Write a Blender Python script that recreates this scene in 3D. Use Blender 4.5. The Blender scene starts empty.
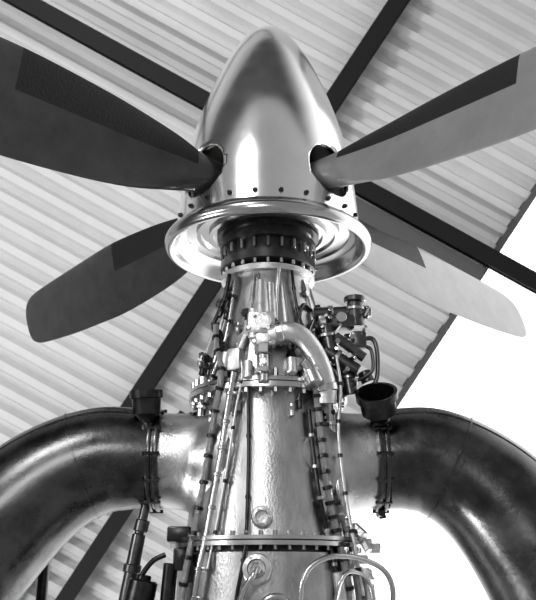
import bpy, bmesh, math, random
from mathutils import Vector, Matrix
random.seed(4)
S=0.4; PITCH=math.radians(18.7); TH=math.pi/2-PITCH
CAM=Vector((0,0,1.2))
scn=bpy.context.scene
# ---------------------------------------------------------------- materials
def mat(name,c,metal=0.0,rough=0.5,noise=0.0,nscale=6,bump=0.0,bscale=40,rvar=0.0,stretch=(1,1,1),coat=0):
    m=bpy.data.materials.new(name); m.use_nodes=True
    nt=m.node_tree; b=nt.nodes['Principled BSDF']
    b.inputs['Base Color'].default_value=(c,c,c,1); b.inputs['Metallic'].default_value=metal
    b.inputs['Roughness'].default_value=rough
    b.inputs['Coat Weight'].default_value=coat; b.inputs['Coat Roughness'].default_value=.15
    tc=nt.nodes.new('ShaderNodeTexCoord'); mp=nt.nodes.new('ShaderNodeMapping')
    mp.inputs['Scale'].default_value=stretch
    nt.links.new(tc.outputs['Object'],mp.inputs['Vector'])
    n=nt.nodes.new('ShaderNodeTexNoise'); n.inputs['Scale'].default_value=nscale; n.inputs['Detail'].default_value=6
    n.inputs['Roughness'].default_value=.65
    nt.links.new(mp.outputs['Vector'],n.inputs['Vector'])
    if noise>0:
        r=nt.nodes.new('ShaderNodeMapRange'); r.inputs['From Min'].default_value=.3; r.inputs['From Max'].default_value=.7
        r.inputs['To Min'].default_value=c*(1-noise); r.inputs['To Max'].default_value=min(1,c*(1+noise))
        nt.links.new(n.outputs['Fac'],r.inputs['Value'])
        cc=nt.nodes.new('ShaderNodeCombineColor')
        for k in ('Red','Green','Blue'): nt.links.new(r.outputs[0],cc.inputs[k])
        nt.links.new(cc.outputs[0],b.inputs['Base Color'])
    if rvar>0:
        r=nt.nodes.new('ShaderNodeMapRange'); r.inputs['From Min'].default_value=.3; r.inputs['From Max'].default_value=.7
        r.inputs['To Min'].default_value=max(.03,rough-rvar); r.inputs['To Max'].default_value=rough+rvar
        nt.links.new(n.outputs['Fac'],r.inputs['Value']); nt.links.new(r.outputs[0],b.inputs['Roughness'])
    if bump>0:
        n2=nt.nodes.new('ShaderNodeTexNoise'); n2.inputs['Scale'].default_value=bscale; n2.inputs['Detail'].default_value=4
        nt.links.new(mp.outputs['Vector'],n2.inputs['Vector'])
        bp=nt.nodes.new('ShaderNodeBump'); bp.inputs['Strength'].default_value=bump; bp.inputs['Distance'].default_value=.01
        nt.links.new(n2.outputs['Fac'],bp.inputs['Height']); nt.links.new(bp.outputs[0],b.inputs['Normal'])
    return m
M={}
M['spin']=mat('polished_spinner',.86,1,.18,noise=.05,nscale=3,rvar=.04)
M['rim']=mat('spinner_rim_metal',.52,1,.2)
M['steel']=mat('casing_steel',.46,1,.36,noise=.25,nscale=5,bump=.12,bscale=60,rvar=.08,stretch=(1,1,.5))
M['light']=mat('cast_alloy',.62,.9,.38,noise=.15,nscale=9,bump=.2)
M['pipe']=mat('steel_pipe',.55,1,.27)
M['dark']=mat('dark_metal',.05,.85,.3,noise=.4,nscale=12)
M['seal']=mat('seal_metal',.12,.9,.3,noise=.3,nscale=12)
M['duct']=mat('exhaust_metal',.105,1,.28,noise=.45,nscale=3,bump=.05,bscale=30,rvar=.07)
M['black']=mat('black_rubber',.012,0,.45)
M['bolt']=mat('bolt_steel',.45,1,.28)
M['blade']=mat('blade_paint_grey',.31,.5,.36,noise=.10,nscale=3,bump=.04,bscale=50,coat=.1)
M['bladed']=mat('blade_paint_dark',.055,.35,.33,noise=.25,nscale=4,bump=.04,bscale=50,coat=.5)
M['boot']=mat('deicing_boot',.006,0,.5,bump=.3,bscale=60)
M['hose']=mat('braided_hose',.4,.8,.4,bump=.8,bscale=150)
M['sheet']=mat('roof_sheet',.74,0,.5,noise=.07,nscale=1.2)
M['beam']=mat('beam_paint',.007,0,.6)
M['beamg']=mat('beam_grey_paint',.13,0,.5)
M['floor']=mat('concrete',.22,0,.8,noise=.15,nscale=1.5,bump=.2)
# ---------------------------------------------------------------- helpers
def empty(name):
    e=bpy.data.objects.new(name,None); scn.collection.objects.link(e); return e
def obj(name,bm,m,parent=None,smooth=True,mats=None):
    me=bpy.data.meshes.new(name); bmesh.ops.recalc_face_normals(bm,faces=bm.faces)
    bm.to_mesh(me); bm.free()
    for x in (mats or [m]): me.materials.append(x)
    if smooth:
        me.polygons.foreach_set('use_smooth',[True]*len(me.polygons))
        try: me.set_sharp_from_angle(angle=math.radians(38))
        except Exception: pass
    o=bpy.data.objects.new(name,me); scn.collection.objects.link(o)
    if parent: o.parent=parent
    return o
def add_lathe(bm,prof,seg=96,mtx=Matrix()):
    rings=[]
    for r,z in prof:
        if r<1e-5: rings.append([bm.verts.new(mtx@Vector((0,0,z)))])
        else: rings.append([bm.verts.new(mtx@Vector((r*math.cos(2*math.pi*i/seg),r*math.sin(2*math.pi*i/seg),z))) for i in range(seg)])
    for a,b in zip(rings,rings[1:]):
        for i in range(seg):
            j=(i+1)%seg
            if len(a)==1 and len(b)==1: continue
            if len(a)==1: bm.faces.new((a[0],b[i],b[j]))
            elif len(b)==1: bm.faces.new((a[i],a[j],b[0]))
            else: bm.faces.new((a[i],a[j],b[j],b[i]))
def lathe(name,prof,m,parent,seg=96,mtx=Matrix()):
    bm=bmesh.new(); add_lathe(bm,prof,seg,mtx); return obj(name,bm,m,parent)
def frame(p,q):
    d=(Vector(q)-Vector(p)).normalized()
    return Matrix.Translation(Vector(p))@d.to_track_quat('Z','Y').to_matrix().to_4x4()
def add_cyl(bm,p,q,r,r2=None,seg=20,bev=.12):
    r2=r if r2 is None else r2
    L=(Vector(q)-Vector(p)).length; e=min(r,r2,L)*bev
    add_lathe(bm,[(0,0),(r-e,0),(r,e),(r2,L-e),(r2-e,L),(0,L)],seg,frame(p,q))
def catmull(pts,n=8):
    P=[Vector(p) for p in pts]; P=[2*P[0]-P[1]]+P+[2*P[-1]-P[-2]]; out=[]
    for i in range(1,len(P)-2):
        for k in range(n):
            t=k/n; a,b,c,d=P[i-1:i+3]
            out.append(.5*((2*b)+(c-a)*t+(2*a-5*b+4*c-d)*t*t+(3*b-a-3*c+d)*t**3))
    out.append(P[-2]); return out
def add_sweep(bm,pts,rad,seg=12,n=8,cap=True):
    path=catmull([(*p,) for p in pts],n)
    if isinstance(rad,(int,float)): rr=[rad]*len(path)
    else: rr=[v.x for v in catmull([(r,0,0) for r in rad],n)]
    T=[(path[min(i+1,len(path)-1)]-path[max(i-1,0)]).normalized() for i in range(len(path))]
    nrm=T[0].orthogonal().normalized(); rings=[]
    for i,p in enumerate(path):
        nrm=(nrm-T[i]*nrm.dot(T[i])).normalized(); bn=T[i].cross(nrm)
        rings.append([bm.verts.new(p+rr[i]*(nrm*math.cos(2*math.pi*k/seg)+bn*math.sin(2*math.pi*k/seg))) for k in range(seg)])
    for a,b in zip(rings,rings[1:]):
        for k in range(seg):
            j=(k+1)%seg; bm.faces.new((a[k],a[j],b[j],b[k]))
    if cap: bm.faces.new(rings[0]); bm.faces.new(rings[-1][::-1])
    return path
def sweep(name,pts,rad,m,parent,seg=12,n=8):
    bm=bmesh.new(); add_sweep(bm,pts,rad,seg,n); return obj(name,bm,m,parent)
def add_box(bm,c,s,rot=None,bev=.02):
    b2=bmesh.new(); bmesh.ops.create_cube(b2,size=1)
    bmesh.ops.scale(b2,vec=s,verts=b2.verts)
    if bev: bmesh.ops.bevel(b2,geom=b2.edges[:],offset=bev,segments=2,affect='EDGES',profile=.5)
    mt=Matrix.Translation(c)@(rot.to_4x4() if rot else Matrix())
    bmesh.ops.transform(b2,matrix=mt,verts=b2.verts)
    vm={v:bm.verts.new(v.co) for v in b2.verts}
    for f in b2.faces: bm.faces.new([vm[v] for v in f.verts])
    b2.free()
def rotz(a): return Matrix.Rotation(a,3,'Z')
# ================================================================ PROPELLER
prop=empty('aircraft_propeller')
ZB=.42
outer=[(0,2.45),(.085,2.435),(.17,2.385),(.265,2.29),(.36,2.14),(.45,1.97),(.55,1.74),(.655,1.46),(.745,1.17),(.81,.88),(.855,.6),(.88,.35),(.895,.15),(.905,.04)]
inner=[(.875,.03),(.85,.2),(.80,.55),(.69,1.1),(.57,1.5),(.40,1.88),(.2,2.15),(0,2.3)]
def smooth_prof(pr,n=5): return [(max(0,v.x),v.y) for v in catmull([(r,z,0) for r,z in pr],n)]
op=smooth_prof(outer); op[0]=(0,2.45)
bm=bmesh.new(); add_lathe(bm,op+inner,128)
sp=obj('spinner_shell',bm,M['spin'],prop)
sp.parent=None
cut=bmesh.new()
AZ=[math.radians(a) for a in (-46,-136,46.5,131.5)]   # blade azimuths in the disc plane (from +X)
for a in AZ:
    d=Vector((math.cos(a),math.sin(a),0))
    add_lathe(cut,[(0,0),(.27,0),(.27,.8),(0,.8)],40,frame(d*.45+Vector((0,0,ZB+.04)),d*1.3+Vector((0,0,ZB+.04))))
co=obj('cutter',cut,M['black'])
md=sp.modifiers.new('b','BOOLEAN'); md.object=co; md.operation='DIFFERENCE'; md.solver='EXACT'
bpy.context.view_layer.update()
dg=bpy.context.evaluated_depsgraph_get()
nm=bpy.data.meshes.new_from_object(sp.evaluated_get(dg)); sp.modifiers.clear(); sp.data=nm
bpy.data.objects.remove(co)
sp.parent=prop
# rim and backplate
lathe('spinner_rim',smooth_prof([(.885,.06),(.92,.045),(.975,0),(1.01,-.05),(1.005,-.11),(.965,-.14),(.93,-.12),(.90,-.05),(.86,.0),(.80,.03)],4)+[(.80,.05),(.70,.06),(.70,.03),(.66,.03),(.66,.055),(.58,.055),(.58,.02),(.54,.02),(.54,.05),(.3,.05),(.3,.1),(.885,.1),(.885,.06)],M['rim'],prop,128)
bm=bmesh.new()
for i in range(24):
    a=2*math.pi*(i+.5)/24; d=Vector((math.cos(a),math.sin(a),0))
    p=d*.885+Vector((0,0,.12)); add_cyl(bm,p,p+d*.04,.028,.016,12)
obj('spinner_screws',bm,M['dark'],prop)
lathe('propeller_hub',[(0,1.1),(.3,1.1),(.4,.95),(.45,.75),(.5,.7),(.5,.12),(.3,.1),(0,.1)],M['black'],prop,48)
# blades
def blade(a,idx,k_len=1.0):
    d=Vector((math.cos(a),math.sin(a),0)); t=Vector((-math.sin(a),math.cos(a),0)); z=Vector((0,0,1))
    st=[(.35,.34,.34,75,0,0),(.75,.34,.34,75,0,0),(.95,.39,.28,75,.4,0),(1.2,.52,.19,75,.8,0),(1.6,.68,.13,74,1,-.02),(2.1,.80,.105,74,1,-.03),
        (2.8,.89,.085,74,1,-.04),(3.4,.87,.07,74,1,-.05),(4.0,.83,.055,74,1,-.06),(4.55,.77,.045,74,1,-.06),(4.9,.71,.038,74,1,-.06),(5.08,.62,.032,74,1,-.06),(5.18,.49,.028,74,1,-.06),(5.23,.30,.02,74,1,-.06),(5.245,.07,.01,74,1,-.06)]
    P=catmull([(s[0],s[1],s[2]) for s in st],4); Q=catmull([(s[3],s[4],s[5]) for s in st],4)
    bm=bmesh.new(); N=32; rings=[]
    for p,q in zip(P,Q):
        r,ch,th=p; be,mx,of=q; be=math.radians(be); mx=min(1,max(0,mx))
        c=(z*math.sin(be)+t*math.cos(be)); n=d.cross(c)
        ring=[]
        for k in range(N):
            u=2*math.pi*k/N; s=math.cos(u)
            circ=math.sin(u)
            xx=(s+1)/2   # 1 = leading edge
            sh=math.sin(u)*(.35+.65*math.sqrt(max(xx,0)))
            y=(circ*(1-mx)+sh*mx)*th/2
            ring.append(bm.verts.new(d*r+Vector((0,0,ZB))+c*(s*ch/2+of)+n*y))
        rings.append(ring)
    R=[p.x for p in P]
    for i in range(len(rings)-1):
        for k in range(N):
            j=(k+1)%N
            f=bm.faces.new((rings[i][k],rings[i][j],rings[i+1][j],rings[i+1][k]))
            uu=2*math.pi*(k+.5)/N
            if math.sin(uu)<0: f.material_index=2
            if 1.0<R[i]<2.75 and math.cos(uu)>.25: f.material_index=1
    bm.faces.new(rings[0]); bm.faces.new(rings[-1])
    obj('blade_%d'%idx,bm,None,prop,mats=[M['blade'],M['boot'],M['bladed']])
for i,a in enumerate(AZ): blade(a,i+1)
# ================================================================ ENGINE
eng=empty('turboprop_engine')
prof=[(.40,.05),(.42,-.1),(.44,-.42),(.39,-.47),(.41,-.60),(.48,-.8),(.56,-1.1),(.64,-1.38),(.67,-1.52),(.63,-1.66),(.64,-2.1),(.69,-2.5),(.72,-2.85),(.78,-2.95),(.79,-4.7)]
def Rz(z):
    for (r0,z0),(r1,z1) in zip(prof,prof[1:]):
        if z1<=z<=z0: return r0+(r1-r0)*(z-z0)/(z1-z0)
    return .79
def sf(x,z,off=0.0):
    R=Rz(z)+off
    y=-math.sqrt(R*R-x*x) if abs(x)<R*.985 else -R*.17
    return Vector((x,y,z))
def pol(az,z,off=0):
    R=Rz(z)+off; return Vector((R*math.sin(az),-R*math.cos(az),z))
lathe('reduction_gearbox_case',[(0,-.40),(.35,-.42),(.40,-.46),(.41,-.6),(.48,-.8),(.56,-1.1),(.64,-1.38),(.66,-1.52),(.67,-1.58),(0,-1.6)],M['steel'],eng)
lathe('propeller_shaft_seal',[(0,.06),(.50,.06),(.50,.0),(.44,-.01),(.44,-.06),(.47,-.07),(.47,-.12),(.42,-.13),(.42,-.25),(.46,-.26),(.46,-.34),(.38,-.38),(0,-.38)],M['seal'],eng)
bm=bmesh.new()
for i in range(22):
    a=2*math.pi*i/22
    p=Vector((.43*math.sin(a),-.43*math.cos(a),-.34)); add_cyl(bm,p,p+Vector((0,0,-.05)),.02,seg=6)
    p=Vector((.45*math.sin(a),-.45*math.cos(a),-.14)); add_cyl(bm,p,p+Vector((0,0,-.09)),.016,seg=6)
obj('gearbox_bolts',bm,M['bolt'],eng)
lathe('gearbox_nose_flange',[(.36,-.39),(.45,-.40),(.45,-.455),(.36,-.46)],M['light'],eng)
bm=bmesh.new()
for k in range(10):
    a=2*math.pi*(k+.5)/10
    add_sweep(bm,[pol(a,-.5,.0),pol(a,-.8,.0),pol(a,-1.1,.0),pol(a,-1.45,.0)],[.02,.022,.022,.02],8,4)
obj('gearbox_ribs',bm,M['steel'],eng)
lathe('gearbox_rear_flange',[(.6,-1.53),(.72,-1.535),(.725,-1.57),(.70,-1.575),(.73,-1.58),(.73,-1.625),(.6,-1.63)],M['pipe'],eng)
bm=bmesh.new()
for i in range(34):
    a=2*math.pi*(i+.5)/34
    p=Vector((.69*math.sin(a),-.69*math.cos(a),-1.46)); add_cyl(bm,p,p+Vector((0,0,-.08)),.024,seg=6)
    add_cyl(bm,p+Vector((0,0,-.16)),p+Vector((0,0,-.21)),.024,seg=6)
obj('flange_bolts',bm,M['bolt'],eng)
lathe('exhaust_case',[(.6,-1.6),(.63,-1.68),(.64,-2.1),(.69,-2.5),(.72,-2.83),(.73,-2.88),(0,-2.9)],M['steel'],eng)
lathe('exhaust_case_flange',[(.66,-2.84),(.85,-2.845),(.85,-2.875),(.83,-2.88),(.85,-2.885),(.85,-2.92),(.7,-2.93)],M['pipe'],eng)
lathe('gas_generator_case',[(.7,-2.92),(.78,-2.97),(.79,-3.6),(.81,-3.62),(.81,-3.7),(.79,-3.72),(.79,-4.4),(.62,-4.7),(.3,-4.9),(0,-4.9)],M['steel'],eng)
bm=bmesh.new()
for i in range(44):
    a=2*math.pi*(i+.5)/44
    p=Vector((.805*math.sin(a),-.805*math.cos(a),-2.81)); add_cyl(bm,p,p+Vector((0,0,-.05)),.018,seg=6)
    add_cyl(bm,p+Vector((0,0,-.11)),p+Vector((0,0,-.145)),.018,seg=6)
obj('case_flange_bolts',bm,M['bolt'],eng)
# exhaust stubs, clamps, ducts
for sgn,side in((-1,'port'),(1,'starboard')):
    X=lambda x,y,z:(sgn*x,y,z)
    sweep('exhaust_stub_'+side,[X(.2,0,-2.2),X(.5,0,-2.18),X(.7,0,-2.16),X(.98,0,-2.15)],[.60,.53,.44,.42],M['steel'],eng,64)
    bm=bmesh.new(); mt=frame(X(.95,0,-2.15),X(1.2,-.0,-2.15))
    add_lathe(bm,[(.40,0),(.455,0),(.46,.02),(.455,.04),(.44,.045),(.44,.06),(.455,.065),(.46,.085),(.455,.10),(.4,.105)],64,mt)
    for i in range(12):
        a=2*math.pi*i/12; add_cyl(bm,mt@Vector((.45*math.cos(a),.45*math.sin(a),-.02)),mt@Vector((.45*math.cos(a),.45*math.sin(a),.125)),.016,seg=6)
    obj('exhaust_clamp_'+side,bm,M['duct'],eng)
    if sgn>0: pts=[X(1.03,0,-2.15),X(1.25,0,-2.13),X(1.5,-.01,-2.16),X(1.78,-.03,-2.30),X(2.05,-.06,-2.54),X(2.30,-.1,-2.90),X(2.49,-.14,-3.27),X(2.7,-.18,-3.78)]
    else: pts=[X(1.03,0,-2.15),X(1.25,0,-2.13),X(1.52,-.01,-2.15),X(1.83,-.03,-2.27),X(2.13,-.06,-2.49),X(2.45,-.1,-2.84),X(2.72,-.14,-3.23),X(3.0,-.18,-3.75)]
    rad=[.43,.455,.475,.495,.525,.56,.59,.63]
    sweep('exhaust_duct_'+side,pts,rad,M['duct'],eng,80,8)
    path=catmull(pts,8); rr=[v.x for v in catmull([(r,0,0) for r in rad],8)]
    bm=bmesh.new(); sp_=[]
    for i in range(2,len(path)-1,3):
        T=(path[i+1]-path[i-1]).normalized(); nn=T.cross(Vector((0,1,0)))*sgn
        nn=nn if nn.z>0 else -nn
        dv=(nn*.80+Vector((0,-.6,0))).normalized()
        sp_.append(path[i]+dv*(rr[i]+.0))
    add_sweep(bm,sp_,.010,6,3)
    i=20; T=(path[i+1]-path[i-1]).normalized(); mt=frame(path[i],path[i]+T)
    add_lathe(bm,[(rr[i]-.01,-.012),(rr[i]+.008,-.008),(rr[i]+.008,.008),(rr[i]-.01,.012)],64,mt)
    obj('exhaust_seam_'+side,bm,M['duct'],eng)
# drain cups
def cup(name,p,q,r):
    L=(Vector(q)-Vector(p)).length
    lathe(name,[(0,0),(r*.5,0),(r*.5,L*.2),(r*.42,L*.24),(r*.55,L*.34),(r*.86,L*.44),(r*.92,L*.8),(r*1.05,L*.82),(r*1.05,L),(r*.9,L),(r*.8,L*.55),(r*.3,L*.45),(0,L*.45)],M['dark'],eng,40,frame(p,q))
cup('breather_cup_port',(-1.06,-.32,-1.95),(-1.075,-.38,-1.59),.14)
cup('breather_cup_starboard',(1.00,-.28,-1.90),(.94,-.50,-1.63),.175)
# --- centre casting
bm=bmesh.new()
add_box(bm,(-.06,-.62,-1.06),(.24,.22,.20),bev=.03)
add_cyl(bm,(-.06,-.52,-.62),(-.06,-.64,-1.0),.05,.075)
add_cyl(bm,(-.13,-.68,-.93),(-.13,-.68,-1.2),.04)
add_cyl(bm,(.02,-.47,-.62),(.03,-.58,-1.0),.035,.05)
add_box(bm,(-.02,-.68,-1.22),(.18,.16,.12),bev=.03)
add_cyl(bm,(-.04,-.76,-1.06),(-.04,-.71,-1.06),.07)
obj('oil_pump_casting',bm,M['light'],eng)
bm=bmesh.new()
add_cyl(bm,(-.04,-.73,-1.27),(-.04,-.74,-1.36),.075,seg=6)
add_cyl(bm,(-.04,-.735,-1.36),(-.04,-.74,-1.48),.055)
add_cyl(bm,(-.04,-.74,-1.48),(-.04,-.75,-1.53),.07,seg=6)
add_cyl(bm,(-.04,-.74,-1.53),(-.04,-.75,-1.60),.045)
add_cyl(bm,(-.04,-.81,-1.43),(-.04,-.72,-1.43),.03)
for dx,dz in((-.09,-1.0),(-.0,-1.0),(-.14,-1.12),(.03,-1.12),(-.09,-1.24),(.05,-1.24)):
    add_cyl(bm,(-.03+dx,-.71,dz),(-.03+dx,-.76,dz),.02,seg=6)
obj('oil_filter_fitting',bm,M['pipe'],eng)
sweep('oil_transfer_pipe',[(.03,-.68,-1.18),(.16,-.72,-1.15),(.29,-.70,-1.19),(.40,-.65,-1.32),(.47,-.61,-1.48),(.50,-.57,-1.62),(.50,-.55,-1.74)],.09,M['light'],eng,24)
bm=bmesh.new()
for p,q in(((.08,-.70,-1.165),(.14,-.71,-1.155)),((.49,-.57,-1.57),(.50,-.56,-1.64))): add_cyl(bm,p,q,.108,seg=24)
add_cyl(bm,(.36,-.66,-1.50),(.40,-.70,-1.62),.085); add_cyl(bm,(.30,-.67,-1.40),(.36,-.66,-1.50),.05)
obj('oil_pipe_collars',bm,M['pipe'],eng)
bm=bmesh.new()
add_box(bm,sf(-.28,-1.38,.05),(.13,.12,.20),rotz(-.45),.025)
add_cyl(bm,sf(-.36,-1.30,.05),sf(-.40,-1.52,.05),.05)
add_cyl(bm,sf(-.20,-1.15,.04),sf(-.27,-1.35,.06),.035)
add_box(bm,sf(.22,-1.42,.03),(.14,.1,.12),rotz(.4),.02)
add_cyl(bm,sf(.2,-1.38,.08),sf(.2,-1.52,.08),.045)
add_cyl(bm,sf(-.17,-1.40,.06),sf(-.17,-1.55,.06),.04)
obj('sensor_castings',bm,M['light'],eng)
bm=bmesh.new(); bm2=bmesh.new()
for i in range(50):
    a=random.uniform(-1.5,1.5); z=random.choice([random.uniform(-1.2,-1.5),random.uniform(-1.62,-1.8),random.uniform(-.6,-1.2)])
    if abs(a)<.25 and z>-1.6: continue
    b=random.choice([bm,bm2]); r=random.uniform(.018,.034)
    p=pol(a,z,-.01)
    if random.random()<.5: add_cyl(b,p,pol(a,z,random.uniform(.04,.10)),r,seg=random.choice([6,12])); add_cyl(b,pol(a,z,.02),pol(a,z,.05),r*1.4,seg=6)
    else: add_cyl(b,pol(a,z,.03),pol(a,z-random.uniform(.06,.16),.03),r,seg=12); add_cyl(b,pol(a,z-.03,.03),pol(a,z-.06,.03),r*1.4,seg=6)
obj('fittings_bright',bm,M['bolt'],eng); obj('fittings_dark',bm2,M['dark'],eng)
# --- pipes and harnesses
def harness(name,xz,r,m,off=.06,clamp=0,cm='dark'):
    pts=[sf(x,z,off) for x,z in xz]
    bm=bmesh.new(); path=add_sweep(bm,pts,r,10,8); obj(name,bm,M[m],eng)
    if clamp:
        b=bmesh.new(); acc=0
        for p,q in zip(path,path[1:]):
            acc+=(q-p).length
            if acc>clamp:
                acc=0; dd=(q-p).normalized(); add_cyl(b,p-dd*.015,p+dd*.015,r*1.4,seg=10)
                if random.random()<.3: add_box(b,p+Vector((r*1.5,0,0)),(r*2,r*1.5,.03),bev=.004)
        obj(name+'_clamps',b,M[cm],eng)
A=[(-.47,-1.0),(-.45,-1.22),(-.40,-1.5),(-.46,-1.86),(-.52,-2.3),(-.59,-2.72),(-.66,-3.1),(-.70,-3.4),(-.72,-3.8)]
harness('ignition_harness_port',A,.028,'hose',.09,.17)
harness('fuel_hose_port',[(x+.11,z) for x,z in A[2:]],.026,'pipe',.09,.22,'bolt')
harness('sense_line_port',[(x+.18,z) for x,z in A[1:7]],.012,'light',.06,.4)
harness('drain_line_centre',[(-.17,-1.62),(-.16,-2.1),(-.165,-2.6),(-.18,-2.95),(-.24,-3.3),(-.28,-3.6)],.016,'dark',.05,.45)
harness('air_line_centre',[(-.09,-.5),(-.10,-.7),(-.11,-.95)],.016,'pipe',.03)
harness('air_line_nose',[(.10,-.45),(.08,-.7),(.07,-1.0)],.018,'light',.04)
harness('vent_line_nose',[(.22,-.46),(.25,-.75),(.30,-1.0),(.42,-1.25)],.014,'dark',.04,.2)
C=[(.40,-1.5),(.43,-1.8),(.46,-2.15),(.50,-2.5),(.56,-2.8),(.62,-3.1),(.66,-3.4),(.68,-3.8)]
harness('ignition_harness_starboard',C,.032,'hose',.09,.11)
harness('bleed_air_tube',[(x+.11,z) for x,z in C],.042,'pipe',.05,.4,'light')
harness('fuel_hose_starboard',[(x-.08,z) for x,z in C[1:6]],.018,'dark',.05,.25,'bolt')
harness('sense_line_starboard',[(.60,-1.3),(.63,-1.6),(.60,-2.0),(.64,-2.5),(.70,-2.9),(.76,-3.3)],.016,'light',.16,.3)
harness('cable_neck_port',[(-.36,-.46),(-.40,-.7),(-.50,-.98),(-.42,-1.1),(-.40,-1.3)],.020,'dark',.06,.16)
harness('cable_neck_aux',[(-.30,-.48),(-.33,-.8),(-.38,-1.15),(-.47,-1.45),(-.56,-1.75)],.016,'pipe',.05,.25)
# --- starboard fuel control cluster
bm=bmesh.new(); bl=bmesh.new()
y=-.30
add_box(bm,(.62,y,-.95),(.34,.22,.13),bev=.03)
add_cyl(bm,(.42,y,-.86),(.92,y,-.84),.065)
add_cyl(bm,(.80,y,-.98),(.80,y-.02,-.74),.09,.07)
add_cyl(bm,(.80,y-.02,-.75),(.80,y-.02,-.70),.10)
add_cyl(bm,(.52,y-.08,-1.0),(.56,y-.08,-1.25),.075)
add_cyl(bm,(.50,y-.1,-1.22),(.80,y-.1,-1.42),.06)
add_cyl(bm,(.60,y-.12,-1.10),(.86,y-.1,-1.30),.045)
add_box(bm,(.82,y,-1.12),(.14,.2,.16),bev=.025)
add_cyl(bm,(.70,y,-1.36),(.74,y,-1.62),.07)
add_box(bm,(.60,y+.05,-1.50),(.24,.2,.12),bev=.03)
add_cyl(bm,(.86,y,-1.4),(.9,y,-1.5),.06)
for k in range(22):
    p=Vector((random.uniform(.45,.9),y-.12,random.uniform(-1.55,-.85)))
    add_cyl(bl,p+Vector((0,.05,0)),p+Vector((random.uniform(-.05,.05),-.06,random.uniform(-.04,.04))),random.uniform(.016,.028),seg=6)
add_cyl(bl,(.44,y-.03,-.99),(.50,y-.03,-.99),.055,seg=6); add_cyl(bl,(.88,y,-.84),(.95,y,-.84),.045,seg=6)
add_cyl(bl,(.66,y-.12,-.93),(.66,y-.16,-.93),.05); add_cyl(bl,(.52,y-.08,-1.08),(.525,y-.08,-1.11),.09)
add_cyl(bl,(.60,y-.1,-1.285),(.63,y-.1,-1.305),.075); add_cyl(bl,(.72,y,-1.44),(.725,y,-1.47),.085)
add_cyl(bl,(.80,y,-.80),(.80,y,-.83),.10); add_cyl(bl,(.55,y,-.855),(.60,y,-.853),.08)
obj('fuel_control_unit',bm,M['seal'],eng); obj('fuel_control_fittings',bl,M['bolt'],eng)
bm=bmesh.new()
add_sweep(bm,[(.86,y-.02,-1.1),(.95,y-.02,-1.1),(.985,y-.02,-1.2),(.985,y-.02,-1.4),(.95,y-.02,-1.52),(.86,y-.02,-1.56)],.022,10)
add_sweep(bm,[(.88,y-.06,-1.18),(.93,y-.06,-1.22),(.94,y-.06,-1.38),(.88,y-.06,-1.45),(.78,y-.06,-1.5)],.018,10)
add_sweep(bm,[(.42,y-.1,-.95),(.38,y-.12,-1.1),(.46,y-.12,-1.25),(.56,y-.1,-1.4),(.66,y-.05,-1.65)],.024,10)
add_sweep(bm,[(.40,y,-.82),(.32,y-.1,-.8),(.28,y-.15,-.95),(.30,y-.2,-1.1)],.018,10)
obj('fuel_control_lines',bm,M['seal'],eng)
# --- lower details
def port(name,x,z,r):
    p=sf(x,z,-.02); q=sf(x,z,.07); mt=frame(p,q)
    bm=bmesh.new(); add_lathe(bm,[(r,0),(r,.05),(r*.9,.06),(r*.9,.09),(r*.62,.095),(r*.55,.05),(0,.045)],32,mt); 
    for i in range(6):
        a=i*math.pi/3; add_cyl(bm,mt@Vector((r*.76*math.cos(a),r*.76*math.sin(a),.09)),mt@Vector((r*.76*math.cos(a),r*.76*math.sin(a),.105)),r*.1,seg=6)
    obj(name,bm,M['light'],eng)
port('borescope_port',-.05,-2.70,.085); port('igniter_port',-.09,-3.10,.12)
bm=bmesh.new()
add_cyl(bm,sf(-.09,-3.10,.06),sf(-.09,-3.10,.14),.045,seg=6)
add_sweep(bm,[sf(-.09,-3.10,.12),sf(-.12,-3.16,.16),sf(-.19,-3.27,.13),sf(-.24,-3.45,.1),sf(-.25,-3.7,.1)],.022,12)
add_sweep(bm,[sf(-.05,-3.6,.08),sf(-.04,-3.38,.08),sf(.02,-3.31,.08),sf(.12,-3.32,.08),sf(.17,-3.42,.08),sf(.17,-3.6,.08)],.028,12)
add_sweep(bm,[(.25,-.87,-3.5),(.26,-.88,-3.22),(.34,-.86,-3.08),(.50,-.82,-3.01),(.72,-.7,-3.02),(.92,-.6,-3.1),(1.0,-.55,-3.25),(.99,-.5,-3.5)],.022,12)
add_sweep(bm,[(.5,-.72,-3.45),(.56,-.80,-3.2),(.66,-.76,-3.12),(.80,-.65,-3.2),(.86,-.6,-3.5)],.016,12)
obj('fuel_manifold_lines',bm,M['pipe'],eng)
bm=bmesh.new()
for k in range(9):
    x=.60+.05*(k%4)+random.uniform(-.02,.02); z=-2.62-.07*k
    add_cyl(bm,(x,-.48,z),(x+random.uniform(-.02,.1),-.56,z-random.uniform(.05,.13)),random.uniform(.03,.05),seg=random.choice([6,16]))
add_box(bm,(.70,-.45,-3.02),(.24,.12,.07),bev=.015); add_box(bm,(.78,-.42,-2.88),(.16,.1,.05),bev=.012)
add_cyl(bm,(.56,-.6,-3.12),(.60,-.6,-3.45),.05); add_cyl(bm,(.80,-.42,-3.1),(.83,-.42,-3.35),.055)
add_cyl(bm,(.84,-.42,-2.93),(.93,-.42,-2.93),.045,seg=6)
obj('fuel_nozzle_fittings',bm,M['light'],eng)
bm=bmesh.new()
add_box(bm,(-.74,-.38,-2.82),(.20,.16,.13),bev=.02); add_box(bm,(-.72,-.40,-3.02),(.12,.14,.18),bev=.02)
add_cyl(bm,(-.80,-.42,-3.05),(-.82,-.42,-3.35),.06); add_cyl(bm,(-.66,-.5,-2.98),(-.64,-.5,-3.2),.05)
add_sweep(bm,[(-.85,-.4,-2.98),(-.95,-.4,-3.03),(-1.03,-.4,-3.13),(-1.06,-.4,-3.22)],.022,10)
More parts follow.
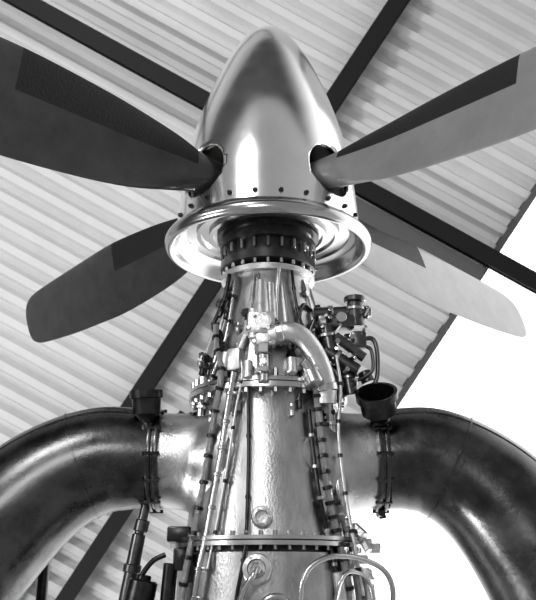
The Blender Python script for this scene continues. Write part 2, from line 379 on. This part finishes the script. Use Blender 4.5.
add_cyl(bm,(-1.02,-.4,-3.18),(-1.10,-.4,-3.6),.12,.13); add_cyl(bm,(-1.015,-.4,-3.14),(-1.03,-.4,-3.22),.06)
obj('bleed_valve',bm,M['dark'],eng)
bm=bmesh.new()
add_cyl(bm,(-1.06,-.1,-2.5),(-1.12,-.1,-2.8),.042); add_cyl(bm,(-1.09,-.1,-2.68),(-1.11,-.1,-2.78),.065)
add_cyl(bm,(-1.12,-.1,-2.8),(-1.26,-.1,-3.7),.06,.07); add_cyl(bm,(-1.16,-.1,-3.05),(-1.17,-.1,-3.12),.08)
obj('engine_mount_strut_port',bm,M['seal'],eng)
sweep('engine_mount_tube',[(-2.05,.4,-2.7),(-2.05,.4,-3.3),(-2.05,.4,-4.4)],.05,M['dark'],eng)
bm=bmesh.new(); add_cyl(bm,(1.0,.0,-2.55),(1.02,0,-2.66),.03); add_cyl(bm,(1.0,-.1,-2.62),(1.0,.1,-2.62),.03)
obj('duct_lug',bm,M['dark'],eng)
lathe('engine_mount_ring',[(.74,-4.2),(.9,-4.2),(.9,-4.3),(.74,-4.3)],M['dark'],eng,48)
# place groups
R=Matrix.Rotation(TH,4,'X')
loc=CAM-(R@Vector((0,-7.75,-3.24)))*S
for e in (prop,eng):
    e.location=loc; e.rotation_euler=(TH,0,0); e.scale=(S,S,S)
W=lambda x,y,z: loc+(R@Vector((x,y,z)))*S
# ================================================================ STAND (below frame)
st=empty('engine_stand'); bm=bmesh.new()
tail=W(0,0,-4.25)
for sx in(-1,1):
    a=W(sx*.86,0,-4.25)
    add_sweep(bm,[a,a+Vector((0,.4,-.15)),Vector((sx*.8,a.y+1.4,1.6)),Vector((sx*1.0,a.y+1.5,0.03))],.05,12)
    add_box(bm,(sx*1.0,a.y+1.3,.04),(.12,2.6,.08),bev=.01)
add_box(bm,(0,tail.y+1.4,1.6),(1.7,.08,.08),bev=.01); add_box(bm,(0,tail.y+2.5,.04),(2.1,.12,.08),bev=.01)
obj('stand_frame',bm,M['dark'],st)
# ================================================================ ROOF
H=8.2
av=Vector((.876,.482,0)); bv=Vector((-.55,.835,0))
def roofp(s,t,z): return av*s+bv*t+Vector((0,0,z))
per=.175; dep=.075
bm=bmesh.new(); rowA=[];rowB=[]
t=-9.0
seq=[]
while t<11:
    seq+= [(t,0),(t+per*.36,0),(t+per*.55,dep),(t+per*.83,dep)]; t+=per
s0,s1=-11.0,1.33
for t,h in seq:
    rowA.append(bm.verts.new(roofp(s0,t,H+h))); rowB.append(bm.verts.new(roofp(s1,t,H+h)))
for i in range(len(seq)-1): bm.faces.new((rowA[i],rowA[i+1],rowB[i+1],rowB[i]))
ceil=obj('ceiling',bm,M['sheet'],smooth=False)
def ibeam(name,p,q,w,h,m):
    p=Vector(p);q=Vector(q);L=(q-p).length
    bm=bmesh.new(); tf=.018
    add_box(bm,(L/2,0,tf/2),(L,w,tf),bev=0); add_box(bm,(L/2,0,h-tf/2),(L,w,tf),bev=0); add_box(bm,(L/2,0,h/2),(L,.02,h-2*tf),bev=0)
    ang=math.atan2((q-p).y,(q-p).x)
    bmesh.ops.rotate(bm,cent=(0,0,0),matrix=Matrix.Rotation(ang,3,'Z'),verts=bm.verts)
    bmesh.ops.translate(bm,vec=p,verts=bm.verts); return obj(name,bm,m,smooth=False)
ibeam('roof_beam',roofp(-.45,-8.9,H-.20),roofp(-.45,10.9,H-.20),.14,.195,M['beam'])
ibeam('roof_beam',roofp(-4.2,-8.9,H-.20),roofp(-4.2,10.9,H-.20),.14,.195,M['beam'])
ibeam('roof_purlin',roofp(-10.9,-1.14,H-.36),roofp(3.2,-1.14,H-.36),.13,.155,M['beam'])
ibeam('roof_purlin',roofp(.10,-.98,H-.30),roofp(1.31,-.98,H-.30),.14,.29,M['beamg'])
ibeam('roof_brace',roofp(-.04,1.15,H-.20),roofp(-.04,10.9,H-.20),.13,.19,M['beam'])
ibeam('roof_edge_trim',roofp(1.35,-8.9,H-.03),roofp(1.35,10.9,H-.03),.05,.09,M['beamg'])
bm=bmesh.new(); add_box(bm,(0,0,-.05),(50,50,.1),bev=0); obj('floor',bm,M['floor'],smooth=False)
# ================================================================ LIGHT
w=bpy.data.worlds.new('sky'); scn.world=w; w.use_nodes=True
nt=w.node_tree; bg=nt.nodes['Background']
tc=nt.nodes.new('ShaderNodeTexCoord'); dp=nt.nodes.new('ShaderNodeVectorMath'); dp.operation='DOT_PRODUCT'
dp.inputs[1].default_value=(.60,.30,.74); nt.links.new(tc.outputs['Generated'],dp.inputs[0])
mr=nt.nodes.new('ShaderNodeMapRange'); mr.interpolation_type='SMOOTHSTEP'
mr.inputs['From Min'].default_value=-.1; mr.inputs['From Max'].default_value=.75
mr.inputs['To Min'].default_value=.07; mr.inputs['To Max'].default_value=1.8
nt.links.new(dp.outputs['Value'],mr.inputs['Value'])
bg.inputs[0].default_value=(1,1,1,1); nt.links.new(mr.outputs[0],bg.inputs[1])
def sun(name,d,st_,ang):
    l=bpy.data.lights.new(name,'SUN'); l.energy=st_; l.angle=math.radians(ang)
    o=bpy.data.objects.new(name,l); scn.collection.objects.link(o)
    o.rotation_euler=Vector(d).to_track_quat('-Z','Y').to_euler(); return o
sun('sun',(-.75,-.45,-.5),2.0,6)
def area_fill(name,p,tgt,size,e):
    l=bpy.data.lights.new(name,'AREA'); l.shape='RECTANGLE'; l.size=size[0]; l.size_y=size[1]; l.energy=e
    o=bpy.data.objects.new(name,l); scn.collection.objects.link(o); o.location=p
    o.rotation_euler=(Vector(tgt)-Vector(p)).to_track_quat('-Z','Y').to_euler()
area_fill('added_fill_light',(-6.5,4.5,.6),(-1.5,1,8.2),(1.6,1.2),290)  # added unseen uplight, rakes across the ceiling corrugation
area_fill('added_fill_light',(-3.0,-6.5,.6),(-.5,-1,8.2),(1.6,1.2),200)  # second added uplight to brighten the ceiling, no real fixture
area_fill('added_fill_light',(-5.5,-1.6,1.3),(-.3,-1.0,4.6),(1.0,2.2),100)  # added side fill, puts a streak on the spinner's left
area_fill('added_fill_light',(-.9,-2.2,.25),(0,.6,3.6),(1.0,.7),32)  # added low fill, gives the engine casing a highlight
# ================================================================ CAMERA
cd=bpy.data.cameras.new('camera'); cam=bpy.data.objects.new('camera',cd); scn.collection.objects.link(cam)
cam.location=CAM; cam.rotation_euler=(math.pi,0,0)
cd.sensor_fit='HORIZONTAL'; cd.sensor_width=36; cd.lens=36*850/536
cd.clip_end=200; cd.dof.use_dof=True; cd.dof.focus_distance=3.2; cd.dof.aperture_fstop=5.6
scn.camera=cam
scn.view_settings.view_transform='Standard'
for lk in ('Medium High Contrast',):
    try: scn.view_settings.look=lk; break
    except Exception as e: print(e)
